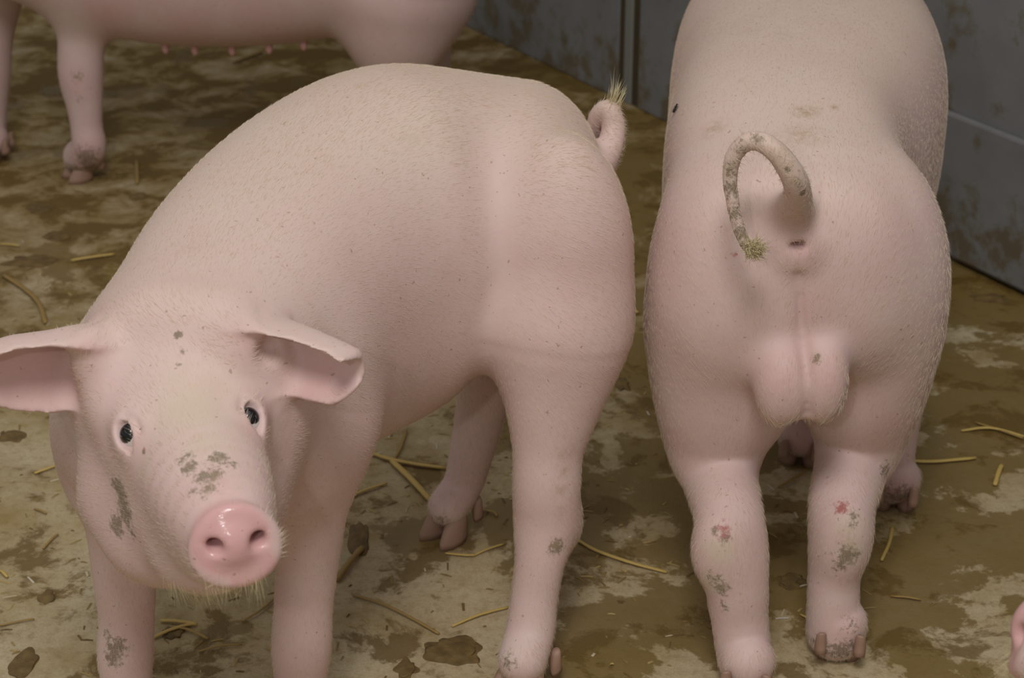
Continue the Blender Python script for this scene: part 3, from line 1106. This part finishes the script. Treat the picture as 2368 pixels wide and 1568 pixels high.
for x, y, r, a in ((1665, 1212, 30, 0.8), (1680, 1225, 26, 0.8), (1640, 1200, 18, 0.5), (1935, 1158, 30, 0.9), (1958, 1158, 18, 0.6), (1897, 1110, 14, 0.5), (1905, 1090, 10, 0.4), (1688, 601, 12, 0.6), (1670, 604, 8, 0.6), (1690, 1390, 26, 0.35), (1850, 690, 14, 0.3)):
    pc.spot('sore', x, y, r, a, 1.0)
pc.store(bodyC.data)
keep = 1.0 - np.clip((pc.ch['pink'] - 0.3) * 2.0, 0, 0.9)
bristles(rootC, resC[1], resC[2], flow_chunks(spine_flow([(0.295, 1.70), (0.305, 1.86), (0.34, 2.07), (0.418, 2.40), (0.50, 2.72)])), int(125000 * QUAL), 0.0125, keep, 4)

# ---- the pig at the back
resB = pig_far()
rootB, bodyB, pb, bB = finish('pig', 'pink pig standing farthest back, only its belly and legs showing at the top', resB, (-0.5, 3.38, 0))
for x, y, r, a in ((190, 200, 50, 0.4), (200, 370, 60, 0.6), (440, 80, 120, 0.5), (240, 40, 80, 0.7), (600, 70, 120, 0.4), (-10, 330, 60, 0.6)):
    pb.spot('pink', x, y, r, a, 1.0)
for x, y, r, a in ((190, 380, 50, 0.8), (165, 410, 40, 0.9), (215, 400, 30, 0.9), (190, 190, 26, 0.5), (195, 240, 20, 0.4), (10, 370, 40, 0.8)):
    pb.spot('dirt', x, y, r, a, 1.0)
pb.store(bodyB.data)
bristles(rootB, resB[1], resB[2], flow_chunks(spine_flow([(0.0, 3.4), (-0.48, 3.38), (-1.2, 3.36)])), int(25000 * QUAL), 0.012, None, 8)
for x, y in ((375, 74), (443, 86), (545, 78), (628, 64), (708, 44), (183, 30)):
    cand = np.argwhere((abs(pb.x - x) < 9) & (pb.V[:, 2] > 0.22) & (pb.V[:, 1] < 3.42) & (pb.y < 120)).ravel()
    p = pb.V[cand[pb.y[cand].argmax()]]
    bm = bmesh.new()
    bmesh.ops.create_uvsphere(bm, u_segments=10, v_segments=8, radius=1)
    for v in bm.verts:
        t = (1 - v.co.z) / 2
        v.co = (v.co.x * (0.006 + 0.003 * (1 - t)), v.co.y * (0.006 + 0.003 * (1 - t)), v.co.z * 0.011)
    me = bpy.data.meshes.new('teat')
    bm.to_mesh(me)
    bm.free()
    me.polygons.foreach_set('use_smooth', np.ones(len(me.polygons), bool))
    put('teat', me, (p[0], p[1] - 0.004, p[2] - 0.006), (0, 0, 0), rootB, M['teat'])


# ---- tail tufts, whiskers and lashes
def tuft(root, p, d, n, length, spread, name, mat='tuft', rad=0.0004, seed=2):
    g = np.random.default_rng(seed)
    d = unit(np.asarray(d, float))
    V, F = [], []
    for i in range(n):
        q = unit(d + g.normal(0, spread, 3))
        b0 = np.asarray(p) + g.normal(0, 0.004, 3)
        s1 = unit(np.cross(q, (0.3, 0.5, 0.8)))
        s2 = np.cross(q, s1)
        ln = length * g.uniform(0.55, 1.15)
        o = len(V)
        for k in range(3):
            t = 2 * math.pi * k / 3
            V.append(b0 + rad * (math.cos(t) * s1 + math.sin(t) * s2))
        bend = g.normal(0, 0.15 * ln, 3)
        for k in range(3):
            t = 2 * math.pi * k / 3
            V.append(b0 + q * ln * 0.55 + bend * 0.4 + rad * 0.7 * (math.cos(t) * s1 + math.sin(t) * s2))
        V.append(b0 + q * ln + bend)
        for k in range(3):
            m = (k + 1) % 3
            F += [(o + k, o + m, o + 3 + m), (o + k, o + 3 + m, o + 3 + k), (o + 3 + k, o + 3 + m, o + 6)]
    ob = np_mesh(name, np.array(V), np.array(F), M[mat], root)
    tag(ob, kind='stuff')
    return ob


tuft(rootA, at(1415, 250, 2.01), (0.30, 0.1, 1.0), 60, 0.036, 0.10, 'tail_tuft', seed=5)
tuft(rootC, at(1742, 576, 1.668), (0.55, -0.3, 0.0), 420, 0.011, 1.1, 'tail_tuft', seed=6)
chin = np.zeros(len(VA))
for x, y, r in ((500, 1372, 70), (400, 1372, 60), (600, 1350, 40), (460, 1385, 60)):
    chin = np.maximum(chin, np.clip(1 - np.linalg.norm(VA - pa.hit(x, y), axis=1) * scale_at(pa.hit(x, y)) / r, 0, 1))
bristles(rootA, VA, FA, lambda P: np.tile((0.05, -0.35, -1.0), (len(P), 1)), 130, 0.022, chin, 9, 'whiskers', 0.5, 0.00016, 'tuft')
for k, (c_, look, r) in enumerate(bA.eyes):
    tuft(rootA, c_ + unit(look) * 0.011 + np.array([0, 0, 0.011]), look * 0.8 + np.array([0, 0, 0.35]), 12, 0.007, 0.35, 'eyelashes', 'hair', 0.00012, 20 + k)

# ---- a fourth pig, all but its snout outside the picture on the right
def copy_tree(o, parent=None):
    c = o.copy()
    COL.objects.link(c)
    c.parent = parent
    for ch in list(o.children):
        k = copy_tree(ch, c)
        k.matrix_parent_inverse = ch.matrix_parent_inverse.copy()
    return c


rootD = copy_tree(rootA)
tag(rootD, 'pink pig almost wholly outside the frame, only its snout at the bottom right corner', 'pig')
phi = math.radians(-125)
sn = at(545, 1263, 1.262) - np.array(rootA.location)
tgt = on_z(2380, 1455, sn[2])
cph, sph = math.cos(phi), math.sin(phi)
rootD.rotation_euler = (0, 0, phi)
rootD.location = (tgt[0] - (cph * sn[0] - sph * sn[1]), tgt[1] - (sph * sn[0] + cph * sn[1]), 0)

# ------------------------------------------------------------------ fly on the boar's back
p, nrm = march(bC, 1566, 252, 1.6, 2.8)
fly = empty('fly', tuple(p))
tag(fly, 'small dark fly sitting on the left flank of the boar', 'fly')
R3 = np.array([unit(np.cross(np.cross(nrm, (0.8, 0, 0.6)), nrm)), unit(np.cross(nrm, (0.8, 0, 0.6))), nrm])


def fly_part(name, fn, mat):
    bm = bmesh.new()
    bmesh.ops.create_uvsphere(bm, u_segments=10, v_segments=7, radius=1)
    for v in bm.verts:
        v.co = Vector(tuple(R3.T @ np.array(fn(*v.co))))
    me = bpy.data.meshes.new(name)
    bm.to_mesh(me)
    bm.free()
    o = bpy.data.objects.new(name, me)
    COL.objects.link(o)
    me.materials.append(mat)
    o.parent = fly
    return o


M['wing'] = simple('fly_wing', (0.20, 0.17, 0.13), 0.3)
fly_part('abdomen', lambda x, y, z: (x * 0.0036 - 0.0026, y * 0.0018, z * 0.0016 + 0.0024), M['fly'])
fly_part('thorax', lambda x, y, z: (x * 0.0021 + 0.0018, y * 0.0017, z * 0.0016 + 0.0026), M['fly'])
fly_part('head', lambda x, y, z: (x * 0.0012 + 0.0046, y * 0.0014, z * 0.0012 + 0.0026), M['fly'])
for sd in (-1, 1):
    fly_part('wing', lambda x, y, z: (x * 0.0042 - 0.0030, y * 0.0014 + sd * (0.0022 - x * 0.0010), z * 0.00012 + 0.0042), M['wing'])
    for k in (-1, 0, 1):
        fly_part('leg', lambda x, y, z: (0.0018 + k * 0.0014 + k * 0.0012 * (y + 1) / 2 + x * 0.0002, sd * (0.0012 + 0.0022 * (y + 1)), 0.0018 - 0.0008 * (y + 1) + z * 0.0002), M['fly'])


# ------------------------------------------------------------------ straw and dung on the floor
def straw(pts, wpx, mat, label):
    P = [on_z(x, y, 0.0) for x, y in pts]
    C = catmull(P, 6)
    wd_ = wpx / scale_at(P[0]) / 2
    T = np.gradient(C, axis=0)
    T /= np.linalg.norm(T, axis=1)[:, None]
    S_ = np.cross(T, (0, 0, 1.0))
    V, F = [], []
    n = 6
    m = len(C)
    for i in range(m):
        tw = wd_ * (1.0 if 0 < i < m - 1 else 0.75) * (0.9 + 0.2 * RNG.random())
        lift = 0.0012 + 0.002 * math.sin(3.1 * i / m)
        for k in range(n):
            a = 2 * math.pi * k / n
            V.append(C[i] + S_[i] * tw * math.cos(a) + np.array([0, 0, lift + wd_ * 0.55 * (1 + math.sin(a))]))
    for i in range(m - 1):
        for k in range(n):
            F.append((i * n + k, i * n + (k + 1) % n, (i + 1) * n + (k + 1) % n, (i + 1) * n + k))
    F.append(tuple(range(n))[::-1])
    F.append(tuple(range((m - 1) * n, m * n)))
    o = mesh_obj('straw', V, F, M[mat])
    tag(o, label, 'straw', 'loose straws on the pen floor')
    return o


STRAWS = [
    ([(165, 606), (215, 600), (265, 592)], 9, 'straw', 'pale straight straw on the floor at the left, beside the pig\'s shoulder'),
    ([(8, 640), (60, 676), (92, 710), (106, 752)], 12, 'straw_dull', 'curved brown straw on the floor above the pig\'s left ear'),
    ([(0, 568), (46, 573)], 7, 'straw', 'short straw at the left edge of the picture'),
    ([(840, 1045), (900, 1068), (960, 1080), (1032, 1088)], 12, 'straw', 'long yellow straw under the belly of the pig facing the camera'),
    ([(905, 1070), (950, 1115), (1000, 1168)], 16, 'straw', 'thick flat yellow straw slanting under the belly towards the far hind foot'),
    ([(905, 1075), (925, 1045), (940, 1000)], 8, 'straw_dull', 'thin straw standing off the knot of straw under the belly'),
    ([(795, 1158), (850, 1138), (895, 1122)], 9, 'straw', 'straw beside the right foreleg, pointing to the belly'),
    ([(778, 1348), (806, 1312), (838, 1272)], 18, 'straw_dull', 'broad crumpled straw leaf just right of the foreleg'),
    ([(815, 1378), (890, 1405), (960, 1440), (1015, 1470)], 8, 'straw_dull', 'long brown straw between the foreleg and the near hind foot'),
    ([(1030, 1283), (1075, 1290), (1100, 1288)], 7, 'straw', 'short straw just below the far hind hoof'),
    ([(1095, 1288), (1130, 1275), (1165, 1262)], 6, 'straw', 'thin straw left of the near hind leg below the hock'),
    ([(1335, 1252), (1380, 1280), (1460, 1308), (1542, 1328)], 10, 'straw', 'long straw between the two pigs on the wet floor'),
    ([(1045, 1452), (1110, 1428), (1178, 1408)], 8, 'straw', 'straw pointing at the near hind leg, low in the picture'),
    ([(352, 1480), (400, 1462), (452, 1446)], 11, 'straw', 'yellow straw beside the left foreleg, lower one of the bunch'),
    ([(372, 1440), (410, 1444), (456, 1449)], 12, 'straw', 'thick pale straw beside the left foreleg, upper one of the bunch'),
    ([(392, 1452), (440, 1464), (482, 1482)], 9, 'straw_dull', 'brown straw beside the left foreleg, slanting down to the right'),
    ([(2098, 1070), (2160, 1074), (2256, 1064)], 11, 'straw', 'pale straw beside the forefoot of the boar'),
    ([(2300, 1126), (2308, 1100), (2316, 1080)], 12, 'straw', 'short upright yellow blade near the right edge of the picture'),
    ([(2222, 1000), (2290, 996), (2368, 1014)], 9, 'straw', 'straw reaching the right edge of the picture'),
    ([(2255, 980), (2310, 1000), (2366, 1018)], 7, 'straw_dull', 'thin brown straw crossing another at the right edge'),
    ([(2038, 1300), (2056, 1262), (2064, 1222)], 9, 'straw', 'bent straw right of the boar\'s right hind leg'),
    ([(1850, 1424), (1882, 1446)], 7, 'straw', 'short straw between the boar\'s hind legs'),
    ([(1800, 1130), (1850, 1105), (1868, 1090)], 8, 'straw_dull', 'dark straw between the boar\'s hind legs, up by the forefoot'),
    ([(2060, 1382), (2130, 1392)], 7, 'straw_dull', 'short brown straw low on the right beside the boar'),
    ([(80, 1098), (110, 1090), (138, 1078)], 8, 'straw', 'straw left of the pig\'s jowl'),
    ([(0, 1322), (18, 1340)], 9, 'straw', 'straw end at the left edge below the ear'),
    ([(80, 1180), (108, 1192)], 6, 'straw_dull', 'little brown straw left of the jowl'),
    ([(318, 428), (317, 376)], 10, 'straw_dull', 'blurred upright straw by the forefoot of the farthest pig'),
    ([(540, 148), (575, 136), (606, 124)], 10, 'straw_dull', 'blurred brown straw under the belly of the farthest pig'),
    ([(100, 1272), (125, 1248), (135, 1240)], 7, 'straw_dull', 'thin straw to the left of the left foreleg'),
    ([(560, 1440), (600, 1420), (640, 1384)], 8, 'straw_dull', 'thin straw between the two forelegs'),
    ([(460, 1510), (510, 1500), (560, 1495)], 7, 'straw_dull', 'dull straw between the forelegs at the bottom'),
    ([(1090, 1180), (1140, 1190), (1150, 1198)], 8, 'straw_dull', 'dull straw behind the far hind foot'),
    ([(1455, 715), (1475, 728)], 8, 'straw', 'bright straw end in the gap between the two pigs'),
    ([(0, 1450), (60, 1440), (80, 1436)], 6, 'straw_dull', 'faint straw at the left edge near the bottom'),
    ([(1410, 1540), (1420, 1541)], 5, 'straw', 'tiny pale straw bit at the bottom between the pigs'),
]
for a in STRAWS:
    straw(*a)

t = NT('pig_dung')
pp = t.pos()
t.set(Base_Color=t.ramp(t.noise(pp, 60, 4), [(0.3, (0.09, 0.054, 0.014)), (0.7, (0.20, 0.125, 0.035))]), Roughness=0.7)
t.bump(t.noise(pp, 150, 4), 0.4, 0.004)
M['dung'] = t.m


def dung(px, py, rx, ry, label, seed):
    c = on_z(px, py)
    s_ = scale_at(c)
    g = np.random.default_rng(seed)
    bm = bmesh.new()
    bmesh.ops.create_icosphere(bm, subdivisions=4, radius=1)
    k = g.normal(0, 1, (9, 3)) * 3.2
    ph = g.uniform(0, 6, 9)
    for v in bm.verts:
        q = np.array(v.co)
        f = 1 + 0.11 * sum(math.sin(float(k[i] @ q) * 1.3 + ph[i]) for i in range(9)) * 0.8
        v.co = (c[0] + q[0] * f * rx / s_, c[1] + q[1] * f * ry / s_ / math.sin(PITCH), max(0.0, q[2]) ** 1.5 * 0.0032 * f + 0.0002)
    bmesh.ops.delete(bm, geom=[v for v in bm.verts if v.co.z < 0.0003 and all(e.other_vert(v).co.z < 0.0003 for e in v.link_edges)], context='VERTS')
    me = bpy.data.meshes.new('dung_pat')
    bm.to_mesh(me)
    bm.free()
    me.polygons.foreach_set('use_smooth', np.ones(len(me.polygons), bool))
    me.materials.append(M['dung'])
    o = bpy.data.objects.new('dung_pat', me)
    COL.objects.link(o)
    tag(o, label, 'dung', 'dung pats on the pen floor')


for i, a in enumerate([
    (95, 482, 34, 12, 'dark dung pat on the floor below the far pig\'s forefoot'),
    (135, 545, 36, 12, 'dung pat at the left, next below the upper one'),
    (320, 455, 26, 10, 'small dark dung smear left of the pig\'s shoulder'),
    (70, 605, 52, 14, 'wide brown dung pat at the left edge above the ear'),
    (55, 1535, 34, 22, 'dung lump in the bottom left corner'),
    (832, 1250, 22, 30, 'dark dung lump right of the foreleg'),
    (940, 1545, 24, 18, 'dung lump at the bottom between foreleg and hind foot'),
    (1045, 1505, 60, 22, 'flat wet dung pat at the bottom left of the near hind foot'),
    (110, 1380, 22, 12, 'small dung bit left of the left foreleg'),
    (400, 1462, 26, 12, 'dung under the straw bunch by the left foreleg'),
    (1440, 890, 16, 14, 'dung bit in the gap between the two pigs'),
    (2290, 690, 40, 10, 'dung smear near the foot of the wall at the right'),
    (1830, 1345, 34, 14, 'dark dung between the boar\'s hind legs'),
    (25, 1008, 26, 12, 'dung pat under the pig\'s left ear')]):
    dung(*a, 40 + i)

# ---- chaff and crumbs strewn too finely to count
g = np.random.default_rng(77)
nch = 2000
cx_ = g.uniform(-1.3, 0.44, nch)
cy_ = g.uniform(1.25, 3.05, nch)
ang = g.uniform(0, math.pi, nch)
ln_ = g.uniform(0.002, 0.009, nch)
wd2 = g.uniform(0.0007, 0.0018, nch)
FEET = np.array([f[:2] for r in (resA, resB, resC) for f in r[3]])
ok = (np.hypot(cx_[:, None] - FEET[None, :, 0], cy_[:, None] - FEET[None, :, 1]).min(1) > 0.07)
cx_, cy_, ang, ln_, wd2 = [a[ok] for a in (cx_, cy_, ang, ln_, wd2)]
nch = int(ok.sum())
V = []
for k in range(nch):
    c, q = math.cos(ang[k]), math.sin(ang[k])
    for a, b_, z in ((-1, -1, 0.0004), (1, -1, 0.0006), (1, 1, 0.0006), (-1, 1, 0.0004), (0, 0, 0.0022)):
        V.append((cx_[k] + c * a * ln_[k] - q * b_ * wd2[k], cy_[k] + q * a * ln_[k] + c * b_ * wd2[k], z))
F = np.array([(0, 1, 4), (1, 2, 4), (2, 3, 4), (3, 0, 4)])
F = (np.arange(nch)[:, None, None] * 5 + F[None]).reshape(-1, 3)
t = NT('chaff')
r_ = t.n('ShaderNodeNewGeometry').outputs['Random Per Island']
t.set(Base_Color=t.ramp(r_, [(0.0, (0.12, 0.07, 0.02)), (0.5, (0.28, 0.18, 0.055)), (0.85, (0.42, 0.30, 0.11)), (1.0, (0.6, 0.55, 0.45))]), Roughness=0.7)
tag(np_mesh('chaff', np.array(V), F, t.m), 'fine chaff and crumbs scattered over the concrete floor', 'chaff', kind='stuff')
